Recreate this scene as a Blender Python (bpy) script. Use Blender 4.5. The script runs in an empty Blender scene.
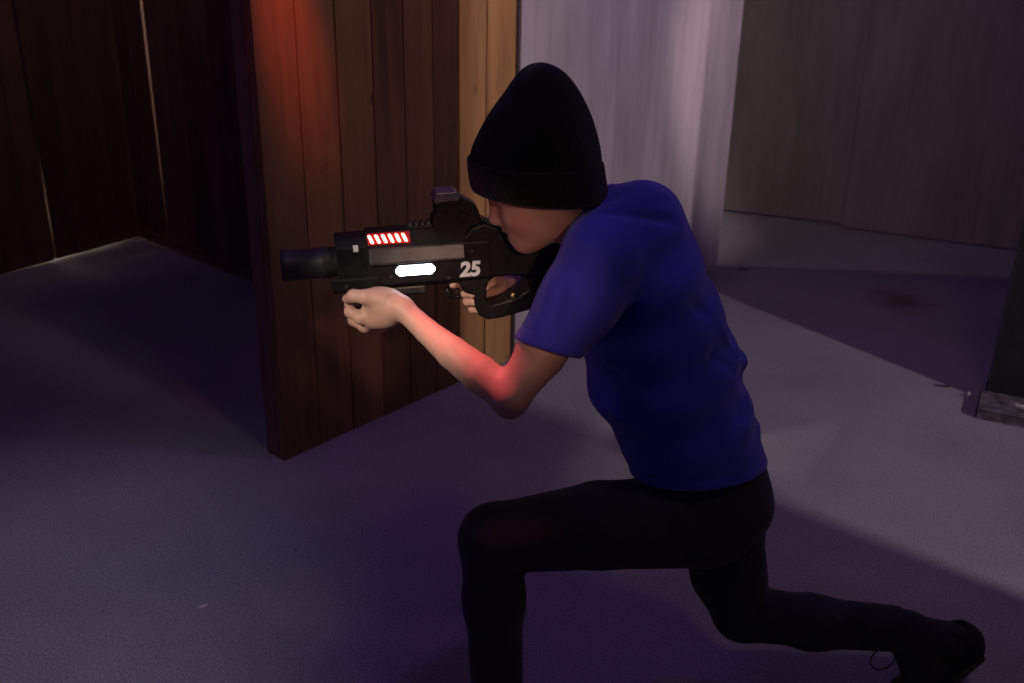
import bpy, bmesh, math, random
import numpy as np
from mathutils import Vector, Matrix

random.seed(7)
SC = bpy.context.scene
COL = SC.collection

# ------------------------------------------------------------------ helpers
def put(name, me, mat=None, parent=None, smooth=False):
    o = bpy.data.objects.new(name, me)
    COL.objects.link(o)
    if mat is not None and len(me.materials) == 0:
        me.materials.append(mat)
    if smooth:
        me.polygons.foreach_set('use_smooth', [True] * len(me.polygons))
    if parent is not None:
        o.parent = parent
        if parent.type == 'EMPTY' or True:
            o.matrix_parent_inverse = parent.matrix_world.inverted()
    return o

def empty(name, loc, label, cat, rot=None):
    o = bpy.data.objects.new(name, None)
    COL.objects.link(o)
    o.empty_display_size = 0.1
    o.matrix_world = Matrix.Translation(loc) if rot is None else Matrix.Translation(loc) @ rot.to_4x4()
    o['label'] = label
    o['category'] = cat
    return o

def tag(o, label, cat, group=None):
    o['label'] = label
    o['category'] = cat
    if group:
        o['group'] = group
    return o

def struct(o):
    o['kind'] = 'structure'
    return o

def bm_mesh(bm, name):
    bmesh.ops.recalc_face_normals(bm, faces=bm.faces[:])
    me = bpy.data.meshes.new(name)
    bm.to_mesh(me)
    bm.free()
    return me

def frame_box(bm, o, ex, ey, ez, x0, x1, y0, y1, z0, z1, bev=0.0):
    """box in the frame (o, ex, ey, ez) added to bm"""
    o, ex, ey, ez = Vector(o), Vector(ex), Vector(ey), Vector(ez)
    r = bmesh.ops.create_cube(bm, size=1.0)
    vs = r['verts']
    for v in vs:
        a = x0 if v.co.x < 0 else x1
        b = y0 if v.co.y < 0 else y1
        c = z0 if v.co.z < 0 else z1
        v.co = o + ex * a + ey * b + ez * c
    if bev > 0:
        es = list({e for v in vs for e in v.link_edges})
        bmesh.ops.bevel(bm, geom=es, offset=bev, segments=2, affect='EDGES', profile=0.6)

def extrude_poly(bm, pts, y0, y1, to, bev=0.0):
    """side profile pts [(x,z)] extruded along local y, mapped by to(x,y,z)"""
    a = [bm.verts.new(to(x, y0, z)) for x, z in pts]
    b = [bm.verts.new(to(x, y1, z)) for x, z in pts]
    n = len(pts)
    fs = [bm.faces.new(a), bm.faces.new(b[::-1])]
    for i in range(n):
        fs.append(bm.faces.new((a[i], b[i], b[(i + 1) % n], a[(i + 1) % n])))
    if bev:
        es = list({e for f in fs for e in f.edges})
        bmesh.ops.bevel(bm, geom=es, offset=bev, segments=2, affect='EDGES', profile=0.6)

def extrude_section(bm, sec, x0, x1, to, bev=0.0, x0s=1.0, x1s=1.0):
    """cross section sec [(y,z)] run along local x"""
    a = [bm.verts.new(to(x0, y * x0s, z * x0s)) for y, z in sec]
    b = [bm.verts.new(to(x1, y * x1s, z * x1s)) for y, z in sec]
    n = len(sec)
    fs = [bm.faces.new(a), bm.faces.new(b[::-1])]
    for i in range(n):
        fs.append(bm.faces.new((a[i], b[i], b[(i + 1) % n], a[(i + 1) % n])))
    if bev:
        es = list({e for f in fs for e in f.edges})
        bmesh.ops.bevel(bm, geom=es, offset=bev, segments=2, affect='EDGES', profile=0.6)

def lathe_x(bm, prof, n, to, cy=0.0, cz=0.0):
    """profile [(x,r)] revolved about local x"""
    rings = []
    for x, r in prof:
        rings.append([bm.verts.new(to(x, cy + r * math.cos(2 * math.pi * i / n), cz + r * math.sin(2 * math.pi * i / n))) for i in range(n)])
    for k in range(len(rings) - 1):
        for i in range(n):
            bm.faces.new((rings[k][i], rings[k][(i + 1) % n], rings[k + 1][(i + 1) % n], rings[k + 1][i]))
    bm.faces.new(rings[0][::-1])
    bm.faces.new(rings[-1])

def tube(bm, pts, r, n=8):
    pts = [Vector(p) for p in pts]
    rings = []
    ref = Vector((0.13, 0.31, 0.94))
    for i, p in enumerate(pts):
        t = (pts[min(i + 1, len(pts) - 1)] - pts[max(i - 1, 0)]).normalized()
        u = t.cross(ref).normalized()
        v = t.cross(u)
        rings.append([bm.verts.new(p + (u * math.cos(2 * math.pi * k / n) + v * math.sin(2 * math.pi * k / n)) * r) for k in range(n)])
    for a, b in zip(rings, rings[1:]):
        for k in range(n):
            bm.faces.new((a[k], a[(k + 1) % n], b[(k + 1) % n], b[k]))
    bm.faces.new(rings[0][::-1]); bm.faces.new(rings[-1])

# ------------------------------------------------------------------ materials
def new_mat(name):
    m = bpy.data.materials.new(name)
    m.use_nodes = True
    nt = m.node_tree
    b = nt.nodes['Principled BSDF']
    return m, nt, b

def N(nt, t, **kw):
    n = nt.nodes.new(t)
    for k, v in kw.items():
        if k in n.inputs:
            n.inputs[k].default_value = v
        else:
            setattr(n, k, v)
    return n

def L(nt, a, b):
    nt.links.new(a, b)

def noise_mat(name, c0, c1, scale=20.0, rough=0.6, stretch=(1, 1, 1), bump=0.0, bump_scale=None, detail=6.0, spec=0.5, coord='Object', lo=0.35, hi=0.65, metallic=0.0):
    m, nt, b = new_mat(name)
    tc = N(nt, 'ShaderNodeTexCoord')
    mp = N(nt, 'ShaderNodeMapping')
    mp.inputs['Scale'].default_value = stretch
    L(nt, tc.outputs[coord], mp.inputs['Vector'])
    nz = N(nt, 'ShaderNodeTexNoise', Scale=scale, Detail=detail)
    L(nt, mp.outputs[0], nz.inputs['Vector'])
    cr = N(nt, 'ShaderNodeValToRGB')
    cr.color_ramp.elements[0].position = lo
    cr.color_ramp.elements[1].position = hi
    cr.color_ramp.elements[0].color = (*c0, 1)
    cr.color_ramp.elements[1].color = (*c1, 1)
    L(nt, nz.outputs['Fac'], cr.inputs[0])
    L(nt, cr.outputs[0], b.inputs['Base Color'])
    b.inputs['Roughness'].default_value = rough
    b.inputs['Specular IOR Level'].default_value = spec
    b.inputs['Metallic'].default_value = metallic
    if bump:
        n2 = N(nt, 'ShaderNodeTexNoise', Scale=bump_scale or scale * 4, Detail=4.0)
        L(nt, mp.outputs[0], n2.inputs['Vector'])
        bp = N(nt, 'ShaderNodeBump', Strength=bump, Distance=0.002)
        L(nt, n2.outputs['Fac'], bp.inputs['Height'])
        L(nt, bp.outputs[0], b.inputs['Normal'])
    return m

def wood_mat(name, dark, light, rough=0.6, island=0.25, grain=1.0, knots=True, spec=0.3):
    """vertical boards: grain runs along world z, every board gets its own tone"""
    m, nt, b = new_mat(name)
    tc = N(nt, 'ShaderNodeTexCoord')
    geo = N(nt, 'ShaderNodeNewGeometry')
    off = N(nt, 'ShaderNodeVectorMath', operation='SCALE')
    comb = N(nt, 'ShaderNodeCombineXYZ', X=3.1, Y=1.7, Z=9.3)
    L(nt, comb.outputs[0], off.inputs[0])
    L(nt, geo.outputs['Random Per Island'], off.inputs['Scale'])
    add = N(nt, 'ShaderNodeVectorMath', operation='ADD')
    L(nt, tc.outputs['Object'], add.inputs[0]); L(nt, off.outputs[0], add.inputs[1])
    mp = N(nt, 'ShaderNodeMapping'); mp.inputs['Scale'].default_value = (1, 1, 0.06)
    L(nt, add.outputs[0], mp.inputs['Vector'])
    nz = N(nt, 'ShaderNodeTexNoise', Scale=38.0 * grain, Detail=8.0, Roughness=0.65, Distortion=0.6)
    L(nt, mp.outputs[0], nz.inputs['Vector'])
    mp2 = N(nt, 'ShaderNodeMapping'); mp2.inputs['Scale'].default_value = (1, 1, 0.3)
    L(nt, add.outputs[0], mp2.inputs['Vector'])
    nz2 = N(nt, 'ShaderNodeTexNoise', Scale=6.0, Detail=3.0)
    L(nt, mp2.outputs[0], nz2.inputs['Vector'])
    mx = N(nt, 'ShaderNodeMath', operation='MULTIPLY_ADD'); mx.inputs[1].default_value = 0.45
    L(nt, nz2.outputs['Fac'], mx.inputs[0])
    m2 = N(nt, 'ShaderNodeMath', operation='MULTIPLY'); m2.inputs[1].default_value = 0.55
    L(nt, nz.outputs['Fac'], m2.inputs[0]); L(nt, m2.outputs[0], mx.inputs[2])
    ri = N(nt, 'ShaderNodeMath', operation='MULTIPLY_ADD'); ri.inputs[1].default_value = island
    L(nt, geo.outputs['Random Per Island'], ri.inputs[0])
    sub = N(nt, 'ShaderNodeMath', operation='SUBTRACT'); sub.inputs[1].default_value = island * 0.5
    L(nt, mx.outputs[0], ri.inputs[2]); L(nt, ri.outputs[0], sub.inputs[0])
    cr = N(nt, 'ShaderNodeValToRGB')
    cr.color_ramp.elements[0].position = 0.28; cr.color_ramp.elements[1].position = 0.72
    cr.color_ramp.elements[0].color = (*dark, 1); cr.color_ramp.elements[1].color = (*light, 1)
    L(nt, sub.outputs[0], cr.inputs[0])
    out = cr.outputs[0]
    if knots:
        vo = N(nt, 'ShaderNodeTexVoronoi', Scale=5.0)
        mp3 = N(nt, 'ShaderNodeMapping'); mp3.inputs['Scale'].default_value = (1.6, 1.6, 0.8)
        L(nt, add.outputs[0], mp3.inputs['Vector']); L(nt, mp3.outputs[0], vo.inputs['Vector'])
        k = N(nt, 'ShaderNodeValToRGB')
        k.color_ramp.elements[0].position = 0.03; k.color_ramp.elements[1].position = 0.10
        k.color_ramp.elements[0].color = (0.35, 0.3, 0.28, 1); k.color_ramp.elements[1].color = (1, 1, 1, 1)
        L(nt, vo.outputs['Distance'], k.inputs[0])
        mul = N(nt, 'ShaderNodeMix', data_type='RGBA', blend_type='MULTIPLY')
        mul.inputs['Factor'].default_value = 1.0
        L(nt, out, mul.inputs['A']); L(nt, k.outputs[0], mul.inputs['B'])
        out = mul.outputs['Result']
    L(nt, out, b.inputs['Base Color'])
    b.inputs['Roughness'].default_value = rough
    b.inputs['Specular IOR Level'].default_value = spec
    bp = N(nt, 'ShaderNodeBump', Strength=0.35, Distance=0.002)
    L(nt, nz.outputs['Fac'], bp.inputs['Height']); L(nt, bp.outputs[0], b.inputs['Normal'])
    return m

def emit_mat(name, col, strength, base=(0.02, 0.02, 0.02)):
    m, nt, b = new_mat(name)
    b.inputs['Base Color'].default_value = (*base, 1)
    b.inputs['Emission Color'].default_value = (*col, 1)
    b.inputs['Emission Strength'].default_value = strength
    tc = N(nt, 'ShaderNodeTexCoord')
    nz = N(nt, 'ShaderNodeTexNoise', Scale=60.0)
    L(nt, tc.outputs['Object'], nz.inputs['Vector'])
    mr = N(nt, 'ShaderNodeMapRange'); mr.inputs['To Min'].default_value = 0.3; mr.inputs['To Max'].default_value = 0.5
    L(nt, nz.outputs['Fac'], mr.inputs['Value']); L(nt, mr.outputs[0], b.inputs['Roughness'])
    return m

# floor: speckled grey cement with soft stains
def floor_mat():
    m, nt, b = new_mat('grey_floor')
    tc = N(nt, 'ShaderNodeTexCoord')
    n1 = N(nt, 'ShaderNodeTexNoise', Scale=230.0, Detail=4.0)
    n2 = N(nt, 'ShaderNodeTexNoise', Scale=1.6, Detail=6.0, Roughness=0.55)
    n3 = N(nt, 'ShaderNodeTexNoise', Scale=45.0, Detail=3.0)
    for n in (n1, n2, n3):
        L(nt, tc.outputs['Object'], n.inputs['Vector'])
    cr = N(nt, 'ShaderNodeValToRGB')
    cr.color_ramp.elements[0].position = 0.36; cr.color_ramp.elements[1].position = 0.64
    cr.color_ramp.elements[0].color = (0.20, 0.195, 0.20, 1); cr.color_ramp.elements[1].color = (0.40, 0.39, 0.395, 1)
    L(nt, n1.outputs['Fac'], cr.inputs[0])
    c2 = N(nt, 'ShaderNodeValToRGB')
    c2.color_ramp.elements[0].position = 0.3; c2.color_ramp.elements[1].position = 0.7
    c2.color_ramp.elements[0].color = (0.72, 0.71, 0.72, 1); c2.color_ramp.elements[1].color = (1.05, 1.03, 1.03, 1)
    L(nt, n2.outputs['Fac'], c2.inputs[0])
    mx = N(nt, 'ShaderNodeMix', data_type='RGBA', blend_type='MULTIPLY'); mx.inputs['Factor'].default_value = 1.0
    L(nt, cr.outputs[0], mx.inputs['A']); L(nt, c2.outputs[0], mx.inputs['B'])
    # one rusty stain on the cement near the far wall
    sep = N(nt, 'ShaderNodeMapping'); sep.inputs['Location'].default_value = (-1.59, -3.867, 0); sep.vector_type = 'POINT'
    sep.inputs['Scale'].default_value = (1, 1, 1)
    L(nt, tc.outputs['Object'], sep.inputs['Vector'])
    sc = N(nt, 'ShaderNodeVectorMath', operation='MULTIPLY'); sc.inputs[1].default_value = (1 / 0.15, 1 / 0.19, 1)
    L(nt, sep.outputs[0], sc.inputs[0])
    ln = N(nt, 'ShaderNodeVectorMath', operation='LENGTH'); L(nt, sc.outputs[0], ln.inputs[0])
    ad = N(nt, 'ShaderNodeMath', operation='ADD'); L(nt, ln.outputs['Value'], ad.inputs[0])
    nzs = N(nt, 'ShaderNodeTexNoise', Scale=14.0, Detail=5.0); L(nt, tc.outputs['Object'], nzs.inputs['Vector'])
    L(nt, nzs.outputs['Fac'], ad.inputs[1])
    mr = N(nt, 'ShaderNodeMapRange'); mr.inputs['From Min'].default_value = 0.7; mr.inputs['From Max'].default_value = 1.6
    mr.inputs['To Min'].default_value = 0.8; mr.inputs['To Max'].default_value = 0.0
    L(nt, ad.outputs[0], mr.inputs['Value'])
    st = N(nt, 'ShaderNodeMix', data_type='RGBA'); st.inputs['B'].default_value = (0.16, 0.075, 0.045, 1)
    L(nt, mr.outputs[0], st.inputs['Factor']); L(nt, mx.outputs['Result'], st.inputs['A'])
    L(nt, st.outputs['Result'], b.inputs['Base Color'])
    b.inputs['Roughness'].default_value = 0.82
    b.inputs['Specular IOR Level'].default_value = 0.25
    bp = N(nt, 'ShaderNodeBump', Strength=0.12, Distance=0.002)
    L(nt, n3.outputs['Fac'], bp.inputs['Height']); L(nt, bp.outputs[0], b.inputs['Normal'])
    return m

M_floor = floor_mat()
M_board = wood_mat('stained_boards', (0.085, 0.042, 0.022), (0.24, 0.125, 0.065), island=0.22)
M_board_lit = wood_mat('lit_boards', (0.30, 0.145, 0.05), (0.62, 0.35, 0.14), island=0.15)  # same wood as the stained boards, lightened as if lit
M_dark_wood = wood_mat('dark_boards', (0.085, 0.045, 0.033), (0.20, 0.105, 0.075), island=0.25, knots=False)
M_pale = wood_mat('pale_panel', (0.34, 0.29, 0.30), (0.62, 0.55, 0.56), rough=0.7, island=0.06, grain=0.8, knots=False)
M_grey = wood_mat('grey_panel', (0.17, 0.14, 0.135), (0.29, 0.25, 0.24), rough=0.7, island=0.12, grain=0.9, knots=False)
M_black = noise_mat('black_painted_wall', (0.006, 0.006, 0.006), (0.014, 0.013, 0.013), 18, 0.7, bump=0.2)
M_sill = noise_mat('scuffed_grey_timber', (0.045, 0.04, 0.042), (0.15, 0.14, 0.145), 30, 0.75, stretch=(1, 1, 1), bump=0.4)
M_chip = noise_mat('pale_chip', (0.45, 0.42, 0.38), (0.75, 0.72, 0.66), 60, 0.8)
M_day = emit_mat('daylight', (1.0, 0.84, 0.66), 7.0)

# skin: vertex colour carries lips, cheeks and knuckles
def skin_mat():
    m, nt, b = new_mat('skin')
    at = N(nt, 'ShaderNodeAttribute', attribute_name='tone')
    tc = N(nt, 'ShaderNodeTexCoord')
    nz = N(nt, 'ShaderNodeTexNoise', Scale=35.0, Detail=5.0)
    L(nt, tc.outputs['Object'], nz.inputs['Vector'])
    cr = N(nt, 'ShaderNodeValToRGB')
    cr.color_ramp.elements[0].color = (0.88, 0.84, 0.82, 1); cr.color_ramp.elements[1].color = (1.06, 1.05, 1.04, 1)
    L(nt, nz.outputs['Fac'], cr.inputs[0])
    mx = N(nt, 'ShaderNodeMix', data_type='RGBA', blend_type='MULTIPLY'); mx.inputs['Factor'].default_value = 1.0
    L(nt, at.outputs['Color'], mx.inputs['A']); L(nt, cr.outputs[0], mx.inputs['B'])
    L(nt, mx.outputs['Result'], b.inputs['Base Color'])
    b.inputs['Roughness'].default_value = 0.5
    b.inputs['Specular IOR Level'].default_value = 0.35
    b.inputs['Subsurface Weight'].default_value = 0.18
    b.inputs['Subsurface Radius'].default_value = (0.012, 0.005, 0.003)
    b.inputs['Subsurface Scale'].default_value = 1.0
    return m
M_skin = skin_mat()

def cloth_mat(name, c0, c1, weave=900.0, rough=0.85, sheen=0.2, bump=0.25):
    m, nt, b = new_mat(name)
    tc = N(nt, 'ShaderNodeTexCoord')
    n1 = N(nt, 'ShaderNodeTexNoise', Scale=9.0, Detail=5.0)
    n2 = N(nt, 'ShaderNodeTexNoise', Scale=weave, Detail=2.0)
    for n in (n1, n2):
        L(nt, tc.outputs['Object'], n.inputs['Vector'])
    cr = N(nt, 'ShaderNodeValToRGB')
    cr.color_ramp.elements[0].position = 0.3; cr.color_ramp.elements[1].position = 0.7
    cr.color_ramp.elements[0].color = (*c0, 1); cr.color_ramp.elements[1].color = (*c1, 1)
    L(nt, n1.outputs['Fac'], cr.inputs[0]); L(nt, cr.outputs[0], b.inputs['Base Color'])
    bp = N(nt, 'ShaderNodeBump', Strength=bump, Distance=0.0006)
    L(nt, n2.outputs['Fac'], bp.inputs['Height']); L(nt, bp.outputs[0], b.inputs['Normal'])
    b.inputs['Roughness'].default_value = rough
    b.inputs['Sheen Weight'].default_value = sheen
    b.inputs['Specular IOR Level'].default_value = 0.2
    return m
M_shirt = cloth_mat('blue_cotton', (0.036, 0.037, 0.37), (0.052, 0.052, 0.50))
M_trousers = cloth_mat('black_trouser_cloth', (0.013, 0.0145, 0.020), (0.025, 0.027, 0.037), sheen=0.1)
M_lace = cloth_mat('black_lace', (0.006, 0.006, 0.007), (0.012, 0.012, 0.014))
M_shoe = cloth_mat('black_shoe_leather', (0.006, 0.006, 0.007), (0.013, 0.012, 0.013), rough=0.6, sheen=0.0)
M_sole = noise_mat('dark_rubber', (0.010, 0.008, 0.008), (0.022, 0.018, 0.018), 40, 0.8, bump=0.3)

def knit_mat():
    m, nt, b = new_mat('black_knit')
    uv = N(nt, 'ShaderNodeUVMap')
    wv = N(nt, 'ShaderNodeTexWave', wave_type='BANDS', bands_direction='X', Scale=18.0, Distortion=0.6)
    wv.inputs['Detail'].default_value = 2.0
    L(nt, uv.outputs[0], wv.inputs['Vector'])
    cr = N(nt, 'ShaderNodeValToRGB')
    cr.color_ramp.elements[0].color = (0.0035, 0.003, 0.0035, 1); cr.color_ramp.elements[1].color = (0.010, 0.0085, 0.0095, 1)
    L(nt, wv.outputs['Fac'], cr.inputs[0]); L(nt, cr.outputs[0], b.inputs['Base Color'])
    bp = N(nt, 'ShaderNodeBump', Strength=0.5, Distance=0.003)
    L(nt, wv.outputs['Fac'], bp.inputs['Height']); L(nt, bp.outputs[0], b.inputs['Normal'])
    b.inputs['Roughness'].default_value = 0.95
    b.inputs['Sheen Weight'].default_value = 0.15
    b.inputs['Specular IOR Level'].default_value = 0.1
    return m
M_knit = knit_mat()

M_gun = noise_mat('black_plastic', (0.006, 0.0055, 0.0065), (0.012, 0.011, 0.0125), 50, 0.45, bump=0.08, bump_scale=400, spec=0.3)
M_gun_grey = noise_mat('worn_dark_grey_plastic', (0.030, 0.028, 0.029), (0.055, 0.052, 0.053), 45, 0.38, bump=0.08, bump_scale=400)
M_tube = noise_mat('matte_black_metal', (0.018, 0.017, 0.018), (0.036, 0.034, 0.035), 60, 0.5, bump=0.1, bump_scale=300)
M_red = emit_mat('red_led', (1.0, 0.16, 0.12), 9.0, (0.3, 0.02, 0.02))
M_redglow = emit_mat('red_halo', (1.0, 0.0, 0.02), 0.14, (0.2, 0.01, 0.01))
M_white_led = emit_mat('white_led', (0.72, 0.87, 1.0), 10.0, (0.6, 0.65, 0.7))
M_white = noise_mat('white_print', (0.62, 0.62, 0.62), (0.8, 0.8, 0.8), 30, 0.6)
M_glass = noise_mat('coated_lens', (0.010, 0.008, 0.03), (0.03, 0.02, 0.06), 8, 0.08, spec=0.8)
M_brass = noise_mat('brass_stud', (0.55, 0.42, 0.2), (0.75, 0.62, 0.35), 30, 0.3, metallic=0.8)
M_sight_top = noise_mat('grey_metal_hood', (0.16, 0.15, 0.18), (0.24, 0.22, 0.27), 40, 0.35, metallic=0.3)

# ------------------------------------------------------------------ SDF toolkit
F32 = np.float32
def V3(a): return np.array(a, dtype=F32)
def unit(a):
    a = np.array(a, dtype=np.float64); return (a / np.linalg.norm(a)).astype(F32)

def smin(a, b, k):
    if k <= 0: return np.minimum(a, b)
    h = np.maximum(k - np.abs(a - b), 0) / k
    return np.minimum(a, b) - h * h * k * 0.25
def smax(a, b, k): return -smin(-a, -b, k)

def cone(a, ra, b, rb):
    a, b = V3(a), V3(b); ba = b - a; bb = float(ba @ ba)
    def f(p):
        t = np.clip(((p - a) @ ba) / bb, 0, 1)
        d = p - a - t[:, None] * ba
        return np.sqrt((d * d).sum(1)) - (ra + t * (rb - ra))
    return f

def ell(c, r, ax=None):
    c, r = V3(c), V3(r)
    A = np.eye(3, dtype=F32) if ax is None else np.stack([unit(x) for x in ax])   # rows
    def f(p):
        q = (p - c) @ A.T
        k0 = np.sqrt(((q / r) ** 2).sum(1)); k1 = np.sqrt(((q / (r * r)) ** 2).sum(1)) + 1e-9
        return k0 * (k0 - 1) / k1
    return f

def econe(a, b, u, A, B):
    """tapered limb with elliptic section: u = lateral direction, A/B = (half width along u, half depth)"""
    a, b, u = V3(a), V3(b), V3(u)
    ba = b - a; ln = float(np.linalg.norm(ba)); w = ba / ln
    u = u - w * float(u @ w); u = u / np.linalg.norm(u); v = np.cross(w, u)
    def f(p):
        q = p - a
        s = q @ w
        t = np.clip(s / ln, 0, 1)
        ea = A[0] + (B[0] - A[0]) * t; eb = A[1] + (B[1] - A[1]) * t
        x = q @ u; y = q @ v
        over = s - t * ln                         # rounded ends
        m = np.minimum(ea, eb)
        z = over / (m * 0.55)
        k0 = np.sqrt((x / ea) ** 2 + (y / eb) ** 2 + z * z)
        k1 = np.sqrt((x / ea ** 2) ** 2 + (y / eb ** 2) ** 2 + (z / (m * 0.55)) ** 2) + 1e-9
        return k0 * (k0 - 1) / k1
    return f

def chain(pts, k=0.01):
    """pts = [(centre, radius), ...] -> smooth chain of tapered capsules"""
    fs = [cone(pts[i][0], pts[i][1], pts[i + 1][0], pts[i + 1][1]) for i in range(len(pts) - 1)]
    return uni(fs, k)

def uni(fs, k):
    def f(p):
        d = fs[0](p)
        for g in fs[1:]:
            d = smin(d, g(p), k)
        return d
    return f

def halfspace(pt, n):
    """negative on the side n points away from"""
    pt, n = V3(pt), unit(n)
    return lambda p: (p - pt) @ n

def plane3(a, b, c, away):
    """half space through three points; the side holding 'away' is outside"""
    a, b, c = np.array(a), np.array(b), np.array(c)
    n = np.cross(b - a, c - a)
    if n @ (np.array(away) - a) < 0: n = -n
    return halfspace(a, n)

def folds(f, lst):
    """soft ridges (A>0) and creases (A<0) along segments on the cloth"""
    segs = [(V3(a), V3(b), A * 1.35, w * 0.78) for a, b, A, w in lst]
    def g(p):
        d = f(p)
        for a, b, A, w in segs:
            ba = b - a
            t = np.clip(((p - a) @ ba) / float(ba @ ba), 0, 1)
            q = p - a - t[:, None] * ba
            d = d - A * np.exp(-(q * q).sum(1) / (w * w)) * (1 - 0.6 * (2 * t - 1) ** 2)
        return d
    return g

def mesh_sdf(f, lo, hi, h, name, B=8):
    lo = np.array(lo, float); hi = np.array(hi, float)
    nb = np.ceil((hi - lo) / (h * B)).astype(int)
    n = nb * B
    cs = [lo[i] + (np.arange(nb[i]) + 0.5) * h * B for i in range(3)]
    G = np.stack(np.meshgrid(*cs, indexing='ij'), -1).reshape(-1, 3).astype(F32)
    dc = f(G)
    act = np.abs(dc) < h * B * 1.9
    D = np.where(dc < 0, F32(-1), F32(1)).reshape(nb)
    D = np.repeat(np.repeat(np.repeat(D, B, 0), B, 1), B, 2)
    idx = np.argwhere(act.reshape(nb))
    loc = np.stack(np.meshgrid(np.arange(B), np.arange(B), np.arange(B), indexing='ij'), -1).reshape(-1, 3)
    step = 600
    for s in range(0, len(idx), step):
        ii = (idx[s:s + step, None, :] * B + loc[None]).reshape(-1, 3)
        p = (lo + (ii + 0.5) * h).astype(F32)
        D[ii[:, 0], ii[:, 1], ii[:, 2]] = f(p)
    S = D < 0
    c = np.zeros(tuple(n - 1), dtype=np.uint8)
    for dx in (0, 1):
        for dy in (0, 1):
            for dz in (0, 1):
                c += S[dx:n[0] - 1 + dx, dy:n[1] - 1 + dy, dz:n[2] - 1 + dz]
    cells = np.argwhere((c > 0) & (c < 8))
    vid = np.full(tuple(n - 1), -1, dtype=np.int32)
    vid[cells[:, 0], cells[:, 1], cells[:, 2]] = np.arange(len(cells))
    acc = np.zeros((len(cells), 3)); cnt = np.zeros(len(cells))
    corners = [(x, y, z) for x in (0, 1) for y in (0, 1) for z in (0, 1)]
    val = {k: D[cells[:, 0] + k[0], cells[:, 1] + k[1], cells[:, 2] + k[2]] for k in corners}
    for a in corners:
        for ax in range(3):
            if a[ax] == 0:
                b = list(a); b[ax] = 1; b = tuple(b)
                va, vb = val[a], val[b]
                m = (va < 0) != (vb < 0)
                t = va[m] / (va[m] - vb[m])
                pt = np.tile(np.array(a, float), (m.sum(), 1)); pt[:, ax] += t
                acc[m] += pt; cnt[m] += 1
    verts = lo + (cells + acc / cnt[:, None] + 0.5) * h
    quads = []
    for ax in range(3):
        sl0 = [slice(None)] * 3; sl1 = [slice(None)] * 3
        sl0[ax] = slice(0, -1); sl1[ax] = slice(1, None)
        e = np.argwhere(S[tuple(sl0)] != S[tuple(sl1)])
        u, v = (ax + 1) % 3, (ax + 2) % 3
        e = e[(e[:, u] > 0) & (e[:, v] > 0) & (e[:, u] < n[u] - 1) & (e[:, v] < n[v] - 1) & (e[:, ax] < n[ax] - 1)]
        flip = S[e[:, 0], e[:, 1], e[:, 2]]
        q = []
        for du, dv in ((-1, -1), (0, -1), (0, 0), (-1, 0)):
            k = e.copy(); k[:, u] += du; k[:, v] += dv
            q.append(vid[k[:, 0], k[:, 1], k[:, 2]])
        q = np.stack(q, 1)
        q[~flip] = q[~flip][:, ::-1]
        quads.append(q)
    quads = np.concatenate(quads)
    quads = quads[(quads >= 0).all(1)]
    me = bpy.data.meshes.new(name)
    me.vertices.add(len(verts)); me.vertices.foreach_set('co', verts.astype(F32).ravel())
    me.loops.add(len(quads) * 4); me.loops.foreach_set('vertex_index', quads.astype(np.int32).ravel())
    me.polygons.add(len(quads)); me.polygons.foreach_set('loop_start', np.arange(0, len(quads) * 4, 4, dtype=np.int32))
    me.update(calc_edges=True); me.validate()
    return me

# ------------------------------------------------------------------ the room
Z = Vector((0, 0, 1))
bm = bmesh.new()
frame_box(bm, (0, 0, 0), (1, 0, 0), (0, 1, 0), (0, 0, 1), -4.5, 4.5, -1.5, 6.5, -0.12, 0.0)
struct(put('floor', bm_mesh(bm, 'floor'), M_floor))

def boards(name, o, d, n, seams, mat, z0=0.0, z1=3.1, th=0.028, back=0.0, gap=0.003, bev=0.004, jitter=0.002, parent=None):
    """vertical boards between the seam positions along d; n points to the viewer's side"""
    bm = bmesh.new()
    rnd = random.Random(len(seams) * 13 + int(th * 1e4))
    for a, b in seams:
        j = rnd.uniform(-jitter, jitter)
        frame_box(bm, o, d, n, Z, a + gap / 2, b - gap / 2, -th - back, j - back, z0, z1, bev)
    return put(name, bm_mesh(bm, name), mat, parent)

# the partition: stained boards, two boards with lamplight put into their colour, then pale sheets, all in one line
PO = Vector((-0.630, 2.452, 0)); PD = Vector((0.6476, 0.7620, 0)).normalized(); PN = Vector((0.7620, -0.6476, 0)).normalized()
sd = [0.0, 0.128, 0.253, 0.375, 0.490, 0.602, 0.707]
wb = struct(boards('wall_partition', PO, PD, PN, list(zip(sd, sd[1:])), M_board))
struct(boards('wall_partition_lit', PO, PD, PN, [(0.709, 0.829), (0.829, 0.962)], M_board_lit, th=0.03))
bm = bmesh.new()
frame_box(bm, PO, PD, PN, Z, 0.0, 0.045, -0.075, -0.0295, 0, 3.1, 0.003)
frame_box(bm, PO, PD, PN, Z, 0.66, 0.72, -0.075, -0.0325, 0, 3.1, 0.003)
struct(put('trim_1', bm_mesh(bm, 'trim_1'), M_dark_wood))
bm = bmesh.new()
frame_box(bm, PO, PD, PN, Z, 0.964, 0.986, -0.06, -0.014, 0, 3.1, 0.003)
struct(put('trim_2', bm_mesh(bm, 'trim_2'), M_black))
struct(boards('wall_pale', PO, PD, PN, [(0.987, 1.52), (1.52, 2.05), (2.05, 2.378)], M_pale, th=0.03, jitter=0.0, gap=0.001, bev=0.001))

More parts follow.
